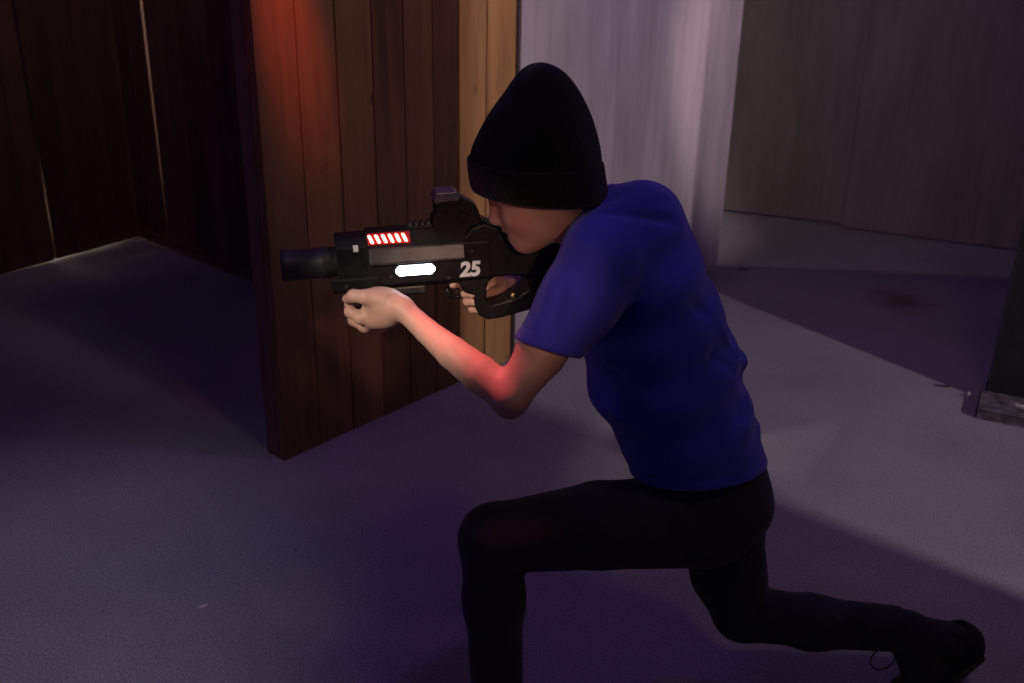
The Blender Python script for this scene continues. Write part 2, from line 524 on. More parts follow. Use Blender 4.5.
# far left: dark boards with daylight showing through the gaps
AO = Vector((-1.76, 4.53, 0)); AD = Vector((-0.5364, -0.8440, 0)).normalized(); AN = Vector((0.8440, -0.5364, 0)).normalized()
sa = [0.0, 0.11, 0.215, 0.33, 0.440]
seA = list(zip(sa, sa[1:])) + [(0.455, 0.55), (0.55, 0.66), (0.66, 0.77), (0.77, 0.88), (0.88, 1.0), (1.0, 1.11), (1.11, 1.22), (1.22, 1.34), (1.34, 1.46), (1.46, 1.6), (1.6, 1.75), (1.75, 1.9)]
struct(boards('wall_back_left', AO, AD, AN, seA, M_dark_wood, z0=0.010, gap=0.0005, bev=0.003, th=0.02))
BO = Vector((-1.76, 4.53, 0)); BD = Vector((0.7566, -0.6540, 0)).normalized(); BN = Vector((-0.6540, -0.7566, 0)).normalized()
seB = [(0.0, 0.12), (0.12, 0.251), (0.38, 0.5), (0.5, 0.62), (0.62, 0.73), (0.73, 0.85), (0.85, 0.97), (0.97, 1.1), (1.1, 1.22), (1.22, 1.34), (1.34, 1.46)]
ob = boards('wall_back', BO, BD, BN, seB, M_dark_wood, gap=0.0005, bev=0.003, th=0.02)
struct(ob)
# the sawn edge of one board runs off its neighbour and leaves a wedge of daylight
bm = bmesh.new()
frame_box(bm, BO, BD, BN, Z, 0.252, 0.379, -0.02, 0.0, 0, 3.1)
for v in bm.verts:
    s = (v.co - BO).dot(BD)
    if s < 0.3 and v.co.z > 1.5:
        v.co = v.co + BD * 0.030
    elif s < 0.3:
        v.co = v.co + BD * 0.001
struct(put('trim_3', bm_mesh(bm, 'trim_3'), M_dark_wood))
for nm, o, d, n, a, b, z0, z1 in (('daylight_panel_1', BO, BD, BN, 0.16, 0.40, 0.15, 3.0), ('daylight_panel_2', AO, AD, AN, 0.30, 0.50, 0.08, 0.35), ('daylight_panel_3', AO, AD, AN, 0.04, 0.40, 0.0, 0.03)):
    bm = bmesh.new()
    frame_box(bm, o, d, n, Z, a, b, -0.14, -0.13, z0, z1)
    struct(put(nm, bm_mesh(bm, nm), M_day))  # glowing panels added outside as the daylight behind the gaps
# dark skirting along the back boards
bm = bmesh.new()
frame_box(bm, BO, BD, BN, Z, 0.03, 1.46, 0.0005, 0.014, 0.0, 0.05, 0.003)
struct(put('baseboard_back', bm_mesh(bm, 'baseboard_back'), M_dark_wood))

# far right: grey grained sheets
RO = Vector((1.121, 5.188, 0)); RD = Vector((0.9275, -0.3737, 0)).normalized(); RN = Vector((-0.3737, -0.9275, 0)).normalized()
struct(boards('wall_right_back', RO, RD, RN, [(-1.3, -0.45), (-0.45, 0.72)], M_grey, th=0.02, back=0.01, z0=0.012, jitter=0, gap=0.001, bev=0.001))
QO = Vector((1.675, 4.915, 0)); QD = Vector((0.910, -0.4146, 0)).normalized(); QN = Vector((-0.4146, -0.910, 0)).normalized()
struct(boards('wall_right', QO, QD, QN, [(-0.02, 1.9)], M_grey, th=0.03, z0=0.008, jitter=0, gap=0.0, bev=0.001))

# black pier on the right with its timber sill
KO = Vector((1.538, 2.931, 0)); KD = Vector((0.896, -0.444, 0)).normalized(); KN = Vector((-0.444, -0.896, 0)).normalized()
bm = bmesh.new()
frame_box(bm, KO, KD, KN, Z, 0.0, 2.4, -0.16, 0.0, 0, 3.1, 0.004)
struct(put('wall_black', bm_mesh(bm, 'wall_black'), M_black))
bm = bmesh.new()
frame_box(bm, KO, KD, KN, Z, -0.016, 2.4, 0.001, 0.155, 0.0, 0.032, 0.004)
struct(put('trim_4', bm_mesh(bm, 'trim_4'), M_sill))

def chip(name, loc, rz, lx, ly, lz, mat, label, cat, tilt=0.0, seed=1):
    rnd = random.Random(seed)
    bm = bmesh.new()
    n = 9
    top = []; bot = []
    for i in range(n):
        a = 2 * math.pi * i / n; q = rnd.uniform(0.7, 1.1)
        x, y = lx * q * math.cos(a), ly * q * math.sin(a)
        bot.append(bm.verts.new((x * 0.9, y * 0.9, 0)))
        top.append(bm.verts.new((x, y, lz * rnd.uniform(0.6, 1.2) + abs(x) * tilt)))
    bm.faces.new(bot[::-1]); bm.faces.new(top)
    for i in range(n):
        bm.faces.new((bot[i], bot[(i + 1) % n], top[(i + 1) % n], top[i]))
    o = put(name, bm_mesh(bm, name), mat)
    o.location = loc; o.rotation_euler.z = rz
    return tag(o, label, cat)

chip('paper_scrap', (-0.668, 1.798, 0.0), 0.55, 0.0150, 0.0048, 0.003, M_chip, 'tiny white paper scrap lying alone on the open purple floor', 'scrap', 0.1, 3)
chip('paint_flake', (-0.51, 2.02, 0.0), 0.2, 0.004, 0.002, 0.0015, M_sill, 'dull speck of flaked paint on the floor beyond the white scrap', 'flake', 0.1, 4)
chip('wood_chip', (1.602, 2.815, 0.032), -0.35, 0.024, 0.006, 0.006, M_chip, 'pale wood chip lying on the grey timber sill below the black wall', 'chip', 0.1, 5)
chip('plaster_crumb', (1.490, 2.950, 0.0), 1.1, 0.011, 0.006, 0.016, M_chip, 'pale plaster crumb on the floor by the corner of the black wall', 'crumb', 0.0, 6)
chip('dark_splinter', (1.435, 3.03, 0.0), -0.15, 0.035, 0.005, 0.004, M_black, 'thin dark splinter on the floor near the grey sill end', 'splinter', 0.05, 7)
chip('dark_twig', (1.02, 4.22, 0.0), -0.2, 0.03, 0.006, 0.004, M_black, 'small dark twig on the floor in front of the grey panels', 'twig', 0.05, 8)

# unseen wall, added to block the doorway lamp and edge its light band
bm = bmesh.new()
frame_box(bm, (2.1, 1.07, 0), (1, 0, 0), (0, 1, 0), Z, 0, 0.07, -2.6, 0.0, 0, 3.1, 0.003)
struct(put('blocker_near_right', bm_mesh(bm, 'blocker_near_right'), M_grey))

# ------------------------------------------------------------------ the person
person = empty('person', (0.30, 1.54, 0.0), 'person lunging on one knee in black beanie and blue t-shirt, aiming the toy gun', 'person')

# head frame: looking along the gun, chin down
HO = V3((0.0465, 1.525, 1.047))
HF = unit((-0.9050, 0.0474, -0.4226)); HL = unit((-0.0523, -0.9986, 0.0)); HU = unit(np.cross(HL, HF))
if HU[2] < 0: HU = -HU
def hp(f, l, u): return HO + HF * f + HL * l + HU * u
HA = (HF, HL, HU)

def head_sdf():
    base = uni([
        ell(hp(0.000, 0, 0.008), (0.082, 0.070, 0.070), HA),
        ell(hp(0.030, 0, -0.022), (0.062, 0.060, 0.066), HA),
        ell(hp(0.045, 0, -0.066), (0.040, 0.041, 0.040), HA),
    ], 0.035)
    jaw = uni([cone(hp(0.000, 0.046, -0.058), 0.017, hp(0.072, 0.010, -0.088), 0.014),
               cone(hp(0.000, -0.046, -0.058), 0.017, hp(0.072, -0.010, -0.088), 0.014),
               ell(hp(0.074, 0, -0.090), (0.014, 0.019, 0.013), HA)], 0.02)
    cheeks = uni([ell(hp(0.053, s * 0.036, -0.038), (0.026, 0.022, 0.024), HA) for s in (-1, 1)], 0.01)
    brow = uni([cone(hp(0.081, -0.030, 0.005), 0.011, hp(0.081, 0.030, 0.005), 0.011)], 0.01)
    nose = uni([cone(hp(0.089, 0, 0.000), 0.007, hp(0.101, 0, -0.036), 0.0095),
                ell(hp(0.094, 0.0085, -0.042), (0.011, 0.007, 0.007), HA),
                ell(hp(0.094, -0.0085, -0.042), (0.011, 0.007, 0.007), HA),
                ell(hp(0.1035, 0, -0.038), (0.009, 0.0095, 0.0085), HA)], 0.008)
    muzzle = ell(hp(0.069, 0, -0.066), (0.023, 0.026, 0.020), HA)
    ulip = uni([cone(hp(0.0945, -0.001, -0.0612), 0.0058, hp(0.081, -0.021, -0.066), 0.003),
                cone(hp(0.0945, 0.001, -0.0612), 0.0058, hp(0.081, 0.021, -0.066), 0.003)], 0.003)
    llip = uni([cone(hp(0.091, -0.001, -0.0740), 0.0062, hp(0.077, -0.019, -0.0685), 0.003),
                cone(hp(0.091, 0.001, -0.0740), 0.0062, hp(0.077, 0.019, -0.0685), 0.003)], 0.003)
    socket = uni([ell(hp(0.093, s * 0.031, -0.013), (0.013, 0.016, 0.011), HA) for s in (-1, 1)], 0.0)
    lid = uni([ell(hp(0.0705, s * 0.031, -0.012), (0.0125, 0.0145, 0.0115), HA) for s in (-1, 1)], 0.0)
    slit = uni([ell(hp(0.083, s * 0.031, -0.0155), (0.006, 0.0125, 0.0035), HA) for s in (-1, 1)], 0.0)
    mouth = cone(hp(0.096, -0.019, -0.0675), 0.0036, hp(0.096, 0.019, -0.0675), 0.0036)
    nostril = uni([ell(hp(0.093, s * 0.007, -0.0495), (0.004, 0.003, 0.004), HA) for s in (-1, 1)], 0.0)
    ears = uni([ell(hp(-0.006, s * 0.076, -0.010), (0.019, 0.007, 0.028), (HF, HL, HU)) for s in (-1, 1)], 0.0)
    concha = uni([ell(hp(-0.002, s * 0.083, -0.010), (0.009, 0.005, 0.015), (HF, HL, HU)) for s in (-1, 1)], 0.0)
    def f(p):
        d = smin(base(p), jaw(p), 0.02)
        d = smin(d, cheeks(p), 0.02); d = smin(d, brow(p), 0.012)
        d = smax(d, -socket(p), 0.014)
        d = smin(d, lid(p), 0.004)
        d = smax(d, -slit(p), 0.002)
        d = smin(d, nose(p), 0.010); d = smin(d, muzzle(p), 0.016)
        d = smin(d, ulip(p), 0.005); d = smin(d, llip(p), 0.005)
        d = smax(d, -mouth(p), 0.003); d = smax(d, -nostril(p), 0.002)
        d = smin(d, smax(ears(p), -concha(p), 0.004), 0.008)
        return d
    return f

LAT = (0.0, -1.0, 0.10)          # towards the left side of the body
def C(c, r): return (c, r)

# left arm (near the camera) reaching forward under the gun
sh_l = (0.1280, 1.4150, 0.9380); el_l = (0.0000, 1.3350, 0.7520); wr_l = (-0.1730, 1.4620, 0.8410)
upper_l = uni([cone(sh_l, 0.050, (0.0430, 1.3650, 0.8110), 0.0375), cone((0.0430, 1.3650, 0.8110), 0.0375, (0.0020, 1.3360, 0.7550), 0.0270)], 0.006)
fore_l = uni([cone((-0.0010, 1.3360, 0.7520), 0.0265, (-0.0460, 1.3680, 0.7720), 0.0288), cone((-0.0460, 1.3680, 0.7720), 0.0288, (-0.0900, 1.3980, 0.7940), 0.0250),
              cone((-0.0900, 1.3980, 0.7940), 0.0250, (-0.1320, 1.4320, 0.8150), 0.0192), cone((-0.1320, 1.4320, 0.8150), 0.0192, wr_l, 0.0170)], 0.003)
elb = ell((-0.0030, 1.3350, 0.7400), (0.0195, 0.021, 0.021))
# left hand: palm under the fore-end, thumb above, fingers curled round
palm_l = uni([ell((-0.2060, 1.4820, 0.8330), (0.034, 0.020, 0.031), (unit((-0.93, 0.25, -0.06)), unit((0.25, 0.93, -0.25)), unit((0.0, 0.25, 0.97)))),
              cone(wr_l, 0.0165, (-0.1970, 1.4750, 0.8360), 0.020),
              cone((-0.1920, 1.4750, 0.8460), 0.0150, (-0.2180, 1.4750, 0.8520), 0.015),
              cone((-0.1960, 1.4800, 0.8240), 0.0155, (-0.2260, 1.4880, 0.8100), 0.0145)], 0.018)
thumb_l = chain([C((-0.2020, 1.4700, 0.8530), 0.0145), C((-0.2300, 1.4680, 0.8560), 0.0115), C((-0.2500, 1.4750, 0.8550), 0.0098), C((-0.2630, 1.4900, 0.8440), 0.0082)], 0.006)
index_l = chain([C((-0.2210, 1.4840, 0.8180), 0.0125), C((-0.2410, 1.4780, 0.8170), 0.0105), C((-0.2590, 1.4880, 0.8230), 0.0092), C((-0.2640, 1.5080, 0.8300), 0.0078)], 0.005)
middle_l = chain([C((-0.2200, 1.4970, 0.8030), 0.0125), C((-0.2370, 1.4950, 0.7960), 0.0108), C((-0.2570, 1.5080, 0.8010), 0.0096), C((-0.2610, 1.5280, 0.8140), 0.0080)], 0.005)
ring_l = chain([C((-0.2120, 1.5120, 0.7950), 0.012), C((-0.2310, 1.5140, 0.7830), 0.0102), C((-0.2490, 1.5280, 0.7900), 0.0092), C((-0.2540, 1.5450, 0.8040), 0.0078)], 0.005)
little_l = chain([C((-0.2030, 1.5260, 0.7920), 0.0105), C((-0.2180, 1.5310, 0.7800), 0.009), C((-0.2350, 1.5430, 0.7860), 0.0082), C((-0.2410, 1.5570, 0.7980), 0.0070)], 0.005)
# right arm (far side): elbow out behind the body, hand in the thumbhole grip
sh_r = (0.1590, 1.6650, 0.8970); el_r = (0.1510, 1.8200, 0.7740); wr_r = (-0.0020, 1.6550, 0.8180)
upper_r = cone(sh_r, 0.050, el_r, 0.034)
fore_r = uni([cone(el_r, 0.034, (0.0970, 1.7700, 0.7800), 0.035), cone((0.0970, 1.7700, 0.7800), 0.035, wr_r, 0.021)], 0.03)
palm_r = uni([cone(wr_r, 0.020, (-0.0280, 1.6200, 0.8250), 0.020), ell((-0.0370, 1.5980, 0.8300), (0.026, 0.018, 0.030), (unit((-0.95, -0.3, 0)), unit((0.3, -0.95, 0)), (0, 0, 1)))], 0.016)
thumb_r = chain([C((-0.0290, 1.5900, 0.8440), 0.0115), C((-0.0380, 1.5660, 0.8510), 0.0100), C((-0.0460, 1.5530, 0.8460), 0.0086)], 0.005)
index_r = chain([C((-0.0490, 1.5900, 0.8440), 0.0105), C((-0.0720, 1.5780, 0.8470), 0.0088), C((-0.0890, 1.5580, 0.8510), 0.0078), C((-0.0980, 1.5430, 0.8530), 0.0070)], 0.004)
middle_r = chain([C((-0.0520, 1.5940, 0.8260), 0.0108), C((-0.0740, 1.5840, 0.8260), 0.0092), C((-0.0780, 1.5620, 0.8320), 0.0084), C((-0.0660, 1.5480, 0.8350), 0.0074)], 0.004)
ring_r = chain([C((-0.0490, 1.5960, 0.8110), 0.0104), C((-0.0710, 1.5880, 0.8100), 0.0090), C((-0.0750, 1.5660, 0.8160), 0.0082), C((-0.0630, 1.5520, 0.8200), 0.0072)], 0.004)
little_r = chain([C((-0.0440, 1.5980, 0.7980), 0.0092), C((-0.0620, 1.5920, 0.7940), 0.0080), C((-0.0670, 1.5720, 0.8000), 0.0074), C((-0.0560, 1.5580, 0.8040), 0.0064)], 0.004)

hip_l = (0.3300, 1.4750, 0.4600); kn_l = (-0.0190, 1.4550, 0.4260); an_l = (-0.0100, 1.4250, 0.0590)
hip_r = (0.4020, 1.6250, 0.3940); kn_r = (0.4450, 1.5700, 0.1910); an_r = (0.7800, 1.5880, 0.1370)

def body_sdf():
    head = head_sdf()
    neck = econe(hp(-0.010, 0, -0.055), (0.1790, 1.5450, 0.9400), LAT, (0.050, 0.046), (0.060, 0.052))
    torso = uni([econe((0.2030, 1.5450, 0.9260), (0.2560, 1.5500, 0.7410), LAT, (0.125, 0.075), (0.120, 0.088)),
                 econe((0.2560, 1.5500, 0.7410), (0.3130, 1.5500, 0.5910), LAT, (0.115, 0.085), (0.110, 0.083)),
                 econe((0.3130, 1.5500, 0.5910), (0.3650, 1.5500, 0.4500), LAT, (0.110, 0.083), (0.125, 0.092)),
                 cone(sh_l, 0.052, sh_r, 0.050)], 0.05)
    legs = uni([cone(hip_l, 0.060, kn_l, 0.040), cone(kn_l, 0.040, an_l, 0.031), cone(an_l, 0.033, (-0.0470, 1.3900, 0.0070), 0.026),
                cone(hip_r, 0.060, kn_r, 0.038), cone(kn_r, 0.038, an_r, 0.031), cone(an_r, 0.031, (0.8060, 1.5500, 0.0530), 0.024)], 0.03)
    arm_l = uni([upper_l, fore_l, elb], 0.014)
    arm_r = uni([upper_r, fore_r], 0.02)
    fl = uni([thumb_l, index_l, middle_l, ring_l, little_l], 0.0012)
    fr = uni([thumb_r, index_r, middle_r, ring_r, little_r], 0.0012)
    def f(p):
        d = smin(head(p), neck(p), 0.03)
        d = smin(d, torso(p), 0.035)
        d = smin(d, legs(p), 0.03)
        al = smin(arm_l(p), palm_l(p), 0.012); al = smin(al, fl(p), 0.005)
        ar = smin(arm_r(p), palm_r(p), 0.012); ar = smin(ar, fr(p), 0.005)
        d = smin(d, al, 0.02); d = smin(d, ar, 0.02)
        return d
    return f

body_me = mesh_sdf(body_sdf(), (-0.32, 1.24, 0.0), (0.98, 1.90, 1.19), 0.003, 'body')
body = put('body', body_me, M_skin, person, True)
body['label'] = 'skin of the lunging person, face turned along the gun'
# tone: lips redder, cheeks, nose tip and finger tips flushed
co = np.empty(len(body_me.vertices) * 3, dtype=F32); body_me.vertices.foreach_get('co', co); co = co.reshape(-1, 3)
tone = np.tile(V3((0.52, 0.315, 0.235)), (len(co), 1))
def blend(c, r, col, k):
    d = np.sqrt(((co - V3(c)) ** 2).sum(1)); w = (k * np.exp(-(d / r) ** 2))[:, None]
    tone[:] = tone * (1 - w) + V3(col) * w
for s in (-1, 1):
    blend(hp(0.07, s * 0.045, -0.045), 0.026, (0.58, 0.24, 0.18), 0.55)
    for t in (0.2, 0.6, 1.0):
        blend(hp(0.098 - 0.014 * t, s * 0.019 * t, -0.063), 0.0068, (0.42, 0.12, 0.12), 0.6)
        blend(hp(0.095 - 0.013 * t, s * 0.018 * t, -0.074), 0.0072, (0.42, 0.12, 0.12), 0.6)
    for t in (-1, -0.3, 0.4, 1):
        blend(hp(0.084 - 0.003 * abs(t), s * (0.031 + 0.016 * t), 0.008), 0.0055, (0.10, 0.06, 0.04), 0.8)
blend(hp(0.108, 0, -0.038), 0.012, (0.58, 0.26, 0.2), 0.5)
ca = body_me.color_attributes.new('tone', 'FLOAT_COLOR', 'POINT')
ca.data.foreach_set('color', np.concatenate([tone, np.ones((len(co), 1), F32)], 1).astype(F32).ravel())

# eyes
M_eye = noise_mat('eye_white', (0.6, 0.57, 0.54), (0.7, 0.67, 0.64), 20, 0.2)
M_iris = noise_mat('dark_iris', (0.03, 0.018, 0.01), (0.06, 0.035, 0.02), 80, 0.15)
for s in (-1, 1):
    bm = bmesh.new()
    bmesh.ops.create_uvsphere(bm, u_segments=20, v_segments=12, radius=0.0112)
    bmesh.ops.translate(bm, verts=bm.verts, vec=Vector(hp(0.0715, s * 0.031, -0.0125)))
    e = put('eye', bm_mesh(bm, 'eye'), M_eye, person, True)
    bm = bmesh.new()
    bmesh.ops.create_uvsphere(bm, u_segments=16, v_segments=10, radius=0.0056)
    bmesh.ops.translate(bm, verts=bm.verts, vec=Vector(hp(0.0780, s * 0.031, -0.0150)))
    put('iris', bm_mesh(bm, 'iris'), M_iris, e, True)

# ---- t-shirt
hem_cut = plane3((0.2090, 1.5500, 0.5040), (0.4590, 1.5500, 0.5360), (0.3230, 1.4250, 0.5490), (0.3630, 1.5500, 0.2320))
slv_cut = plane3((0.0010, 1.3500, 0.8390), (0.0940, 1.3850, 0.8000), (0.0580, 1.3300, 0.8280), (0.0370, 1.3500, 0.7070))
slvr_cut = halfspace(V3(sh_r) * 0.2 + V3(el_r) * 0.8, V3(el_r) - V3(sh_r))
neck_cut = plane3((0.0410, 1.4600, 0.9520), (0.1280, 1.4700, 1.0210), (0.1450, 1.6000, 1.0010), (0.0380, 1.5000, 1.0400))
def shirt_sdf():
    tor = uni([
        econe((0.1950, 1.5400, 0.9590), (0.2050, 1.5450, 0.8970), LAT, (0.118, 0.062), (0.150, 0.091)),
        econe((0.2050, 1.5450, 0.8970), (0.2250, 1.5500, 0.7980), LAT, (0.150, 0.093), (0.150, 0.116)),
        econe((0.2250, 1.5500, 0.7980), (0.2560, 1.5500, 0.7040), LAT, (0.150, 0.116), (0.145, 0.125)),
        econe((0.2560, 1.5500, 0.7040), (0.3010, 1.5500, 0.6100), LAT, (0.145, 0.125), (0.138, 0.112)),
        econe((0.3010, 1.5500, 0.6100), (0.3410, 1.5500, 0.4950), LAT, (0.138, 0.113), (0.146, 0.120)),
    ], 0.03)
    yoke = uni([cone((0.1350, 1.4400, 0.9520), 0.055, (0.1980, 1.5000, 0.9700), 0.060), cone((0.1540, 1.6450, 0.8960), 0.052, (0.2130, 1.5800, 0.9540), 0.060),
                cone((0.1900, 1.5000, 1.0020), 0.030, (0.2150, 1.6000, 0.9740), 0.031)], 0.03)
    nk = econe((0.0970, 1.5300, 0.9740), (0.1880, 1.5450, 0.9510), LAT, (0.064, 0.055), (0.088, 0.064))
    sl = uni([cone(sh_l, 0.060, (0.1000, 1.4000, 0.8830), 0.056), cone((0.1000, 1.4000, 0.8830), 0.056, (0.0290, 1.3500, 0.7870), 0.0480)], 0.03)
    sr = cone(sh_r, 0.060, el_r, 0.047)
    fo = [((0.3750, 1.5000, 0.7620), (0.2030, 1.4200, 0.7190), 0.007, 0.018), ((0.3840, 1.5000, 0.7260), (0.2210, 1.4200, 0.6840), -0.007, 0.014),
          ((0.4010, 1.5000, 0.6750), (0.2070, 1.4200, 0.6570), 0.006, 0.016), ((0.3660, 1.4600, 0.6670), (0.2110, 1.4300, 0.6220), -0.006, 0.013),
          ((0.2040, 1.4200, 0.7010), (0.3250, 1.4400, 0.7980), -0.004, 0.012), ((0.1610, 1.4500, 0.6730), (0.2390, 1.4200, 0.6540), 0.006, 0.014),
          ((0.3910, 1.5800, 0.7310), (0.3950, 1.5000, 0.7330), 0.008, 0.018), ((0.4290, 1.5500, 0.6130), (0.4140, 1.5000, 0.6000), 0.006, 0.015),
          ((0.1110, 1.4200, 0.8020), (0.1890, 1.4000, 0.8850), -0.007, 0.014), ((0.1190, 1.4300, 0.7690), (0.2410, 1.4200, 0.8380), 0.005, 0.016),
          ((0.1280, 1.4400, 0.7370), (0.2610, 1.4200, 0.7800), -0.005, 0.014), ((0.1280, 1.3800, 0.8910), (0.1580, 1.3900, 0.9470), -0.006, 0.016),
          ((0.0500, 1.3900, 0.9630), (0.0310, 1.3400, 0.8730), 0.004, 0.012), ((0.0740, 1.3600, 0.9430), (0.0570, 1.3300, 0.8550), -0.003, 0.012),
          ((0.1320, 1.4300, 1.0060), (0.2640, 1.4600, 0.9900), -0.006, 0.012), ((0.1420, 1.4500, 1.0160), (0.2330, 1.4900, 1.0210), 0.005, 0.012),
          ((0.2100, 1.4300, 0.6240), (0.3930, 1.4600, 0.6440), 0.004, 0.014), ((0.2040, 1.4600, 0.5640), (0.3060, 1.4200, 0.6230), -0.004, 0.012),
          ((0.1580, 1.4200, 0.9940), (0.1680, 1.4000, 0.9350), -0.0035, 0.007), ((0.1660, 1.4000, 0.9440), (0.1500, 1.4000, 0.8440), -0.004, 0.007),
          ((0.2730, 1.4500, 0.8680), (0.3580, 1.4800, 0.7820), 0.005, 0.014), ((0.1940, 1.4100, 0.8330), (0.3580, 1.4600, 0.7440), -0.004, 0.012), ((0.2200, 1.4100, 0.8980), (0.3190, 1.4600, 0.8320), -0.004, 0.014)]
    def solid(p):
        s1 = smax(sl(p), slv_cut(p), 0.003)
        s2 = smax(sr(p), slvr_cut(p), 0.003)
        d = smin(tor(p), yoke(p), 0.04)
        d = smin(d, nk(p), 0.03)
        d = smin(d, s1, 0.03); d = smin(d, s2, 0.03)
        return d
    sf = folds(solid, fo)
    cav_s = uni([cone(sh_l, 0.046, (0.1000, 1.4000, 0.8830), 0.044), cone((0.1000, 1.4000, 0.8830), 0.044, (0.0290, 1.3500, 0.7870), 0.0395)], 0.03)
    def f(p):
        d = sf(p)
        h = hem_cut(p)
        d = smax(d, h, 0.004)
        d = smax(d, neck_cut(p), 0.003)
        # hollow the openings so the cloth reads as thin
        cav = np.maximum(cav_s(p), -(slv_cut(p) + 0.045))
        d = np.maximum(d, -cav)
        ca2 = np.maximum(tor(p) + 0.007, -(h + 0.04))
        d = np.maximum(d, -ca2)
        # stitched hems
        d = d + 0.0014 * np.exp(-((h + 0.020) / 0.0022) ** 2)
        sc_ = slv_cut(p)
        d = d + 0.0012 * np.exp(-((sc_ + 0.020) / 0.0022) ** 2) * (sl(p) < 0.01)
        return d
    return f
shirt = put('t_shirt', mesh_sdf(shirt_sdf(), (-0.06, 1.26, 0.42), (0.56, 1.86, 1.08), 0.0035, 't_shirt'), M_shirt, person, True)
shirt['label'] = 'plain blue short-sleeved t-shirt with creases at the waist'
def collar_sdf():
    ring = econe((0.0970, 1.5300, 0.9740), (0.1880, 1.5450, 0.9510), LAT, (0.068, 0.059), (0.092, 0.068))
    inner = econe((0.0970, 1.5300, 0.9740), (0.1880, 1.5450, 0.9510), LAT, (0.060, 0.051), (0.084, 0.060))
    def f(p):
        q = neck_cut(p)
        return smax(smax(ring(p), -inner(p), 0.002), np.abs(q + 0.006) - 0.011, 0.004)
    return f
put('collar', mesh_sdf(collar_sdf(), (-0.05, 1.35, 0.86), (0.30, 1.72, 1.10), 0.003, 'collar'), M_shirt, shirt, True)

# ---- trousers
def trousers_sdf():
    pel = uni([econe((0.3400, 1.5500, 0.5280), (0.3720, 1.5500, 0.4500), LAT, (0.128, 0.106), (0.140, 0.092)),
               ell((0.3710, 1.5000, 0.4770), (0.078, 0.072, 0.076)), ell((0.4020, 1.6050, 0.4190), (0.074, 0.072, 0.074))], 0.04)
    th_l = uni([cone((0.3280, 1.4780, 0.4520), 0.080, (0.1570, 1.4650, 0.4480), 0.0750), cone((0.1570, 1.4650, 0.4480), 0.0750, (-0.0190, 1.4550, 0.4240), 0.0595)], 0.008)
    sh = uni([cone((-0.0260, 1.4550, 0.4200), 0.0590, (-0.0230, 1.4580, 0.2920), 0.050), cone((-0.0230, 1.4520, 0.2970), 0.050, (-0.0120, 1.4280, 0.0590), 0.0465)], 0.03)
    th_r = uni([cone((0.4000, 1.6150, 0.4000), 0.083, (0.4200, 1.5900, 0.2680), 0.066), cone((0.4200, 1.5900, 0.2680), 0.066, (0.4500, 1.5700, 0.1930), 0.054)], 0.03)
    sh2 = uni([cone((0.4510, 1.5700, 0.1910), 0.054, (0.5900, 1.5780, 0.1640), 0.0485), cone((0.5900, 1.5780, 0.1640), 0.0485, (0.7670, 1.5880, 0.1440), 0.044)], 0.03)
    cutl = halfspace((-0.0120, 1.4300, 0.0640), (0.0, 0.0, -1.0))
    ar = V3((0.7660, 1.5880, 0.1410)); cutr = halfspace(ar, ar - V3((0.5900, 1.5780, 0.1640)))
    fo = [((-0.0700, 1.4100, 0.4340), (0.0250, 1.4200, 0.3800), -0.008, 0.012), ((-0.0640, 1.4100, 0.4590), (0.0290, 1.4200, 0.4010), 0.006, 0.013), ((-0.0670, 1.4100, 0.4060), (0.0220, 1.4200, 0.3540), 0.005, 0.013),
          ((-0.0560, 1.4100, 0.3490), (0.0090, 1.4200, 0.2970), -0.003, 0.013), ((-0.0490, 1.4100, 0.2430), (0.0150, 1.4200, 0.2690), -0.003, 0.014), ((-0.0520, 1.4100, 0.1820), (0.0220, 1.4200, 0.2040), 0.004, 0.013),
          ((0.3060, 1.4100, 0.4180), (0.2130, 1.4000, 0.5390), -0.004, 0.018), ((0.3220, 1.4200, 0.4420), (0.2450, 1.4100, 0.5570), 0.004, 0.018), ((0.0820, 1.3900, 0.5430), (0.2190, 1.4000, 0.4430), 0.003, 0.02),
          ((0.4500, 1.5300, 0.3380), (0.3820, 1.5200, 0.2770), -0.004, 0.014), ((0.4880, 1.5300, 0.2500), (0.4280, 1.5200, 0.1830), -0.006, 0.013), ((0.5070, 1.5200, 0.2310), (0.4770, 1.5200, 0.1660), 0.005, 0.013),
          ((0.6050, 1.5400, 0.2340), (0.6550, 1.5400, 0.1490), 0.004, 0.012), ((0.6320, 1.5400, 0.2340), (0.6770, 1.5400, 0.1500), -0.004, 0.010), ((0.6690, 1.5500, 0.2230), (0.7020, 1.5500, 0.1350), 0.005, 0.010)]
    def solid(p):
        a = smin(th_l(p), smax(sh(p), cutl(p), 0.003), 0.02)
        b = smin(th_r(p), smax(sh2(p), cutr(p), 0.003), 0.02)
        d = smin(pel(p), a, 0.04)
        return smin(d, b, 0.022)
    sf = folds(solid, fo)
    def f(p):
        d = sf(p)
        s = sh(p) + 0.006; s2 = sh2(p) + 0.006
        d = np.maximum(d, -np.maximum(np.maximum(s, -(cutl(p) + 0.03)), cutl(p) - 0.02))
        d = np.maximum(d, -np.maximum(np.maximum(s2, -(cutr(p) + 0.03)), cutr(p) - 0.02))
        return d
    return f
tr = put('trousers', mesh_sdf(trousers_sdf(), (-0.14, 1.34, 0.04), (0.82, 1.74, 0.66), 0.0035, 'trousers'), M_trousers, person, True)
tr['label'] = 'black trousers bent at both knees'

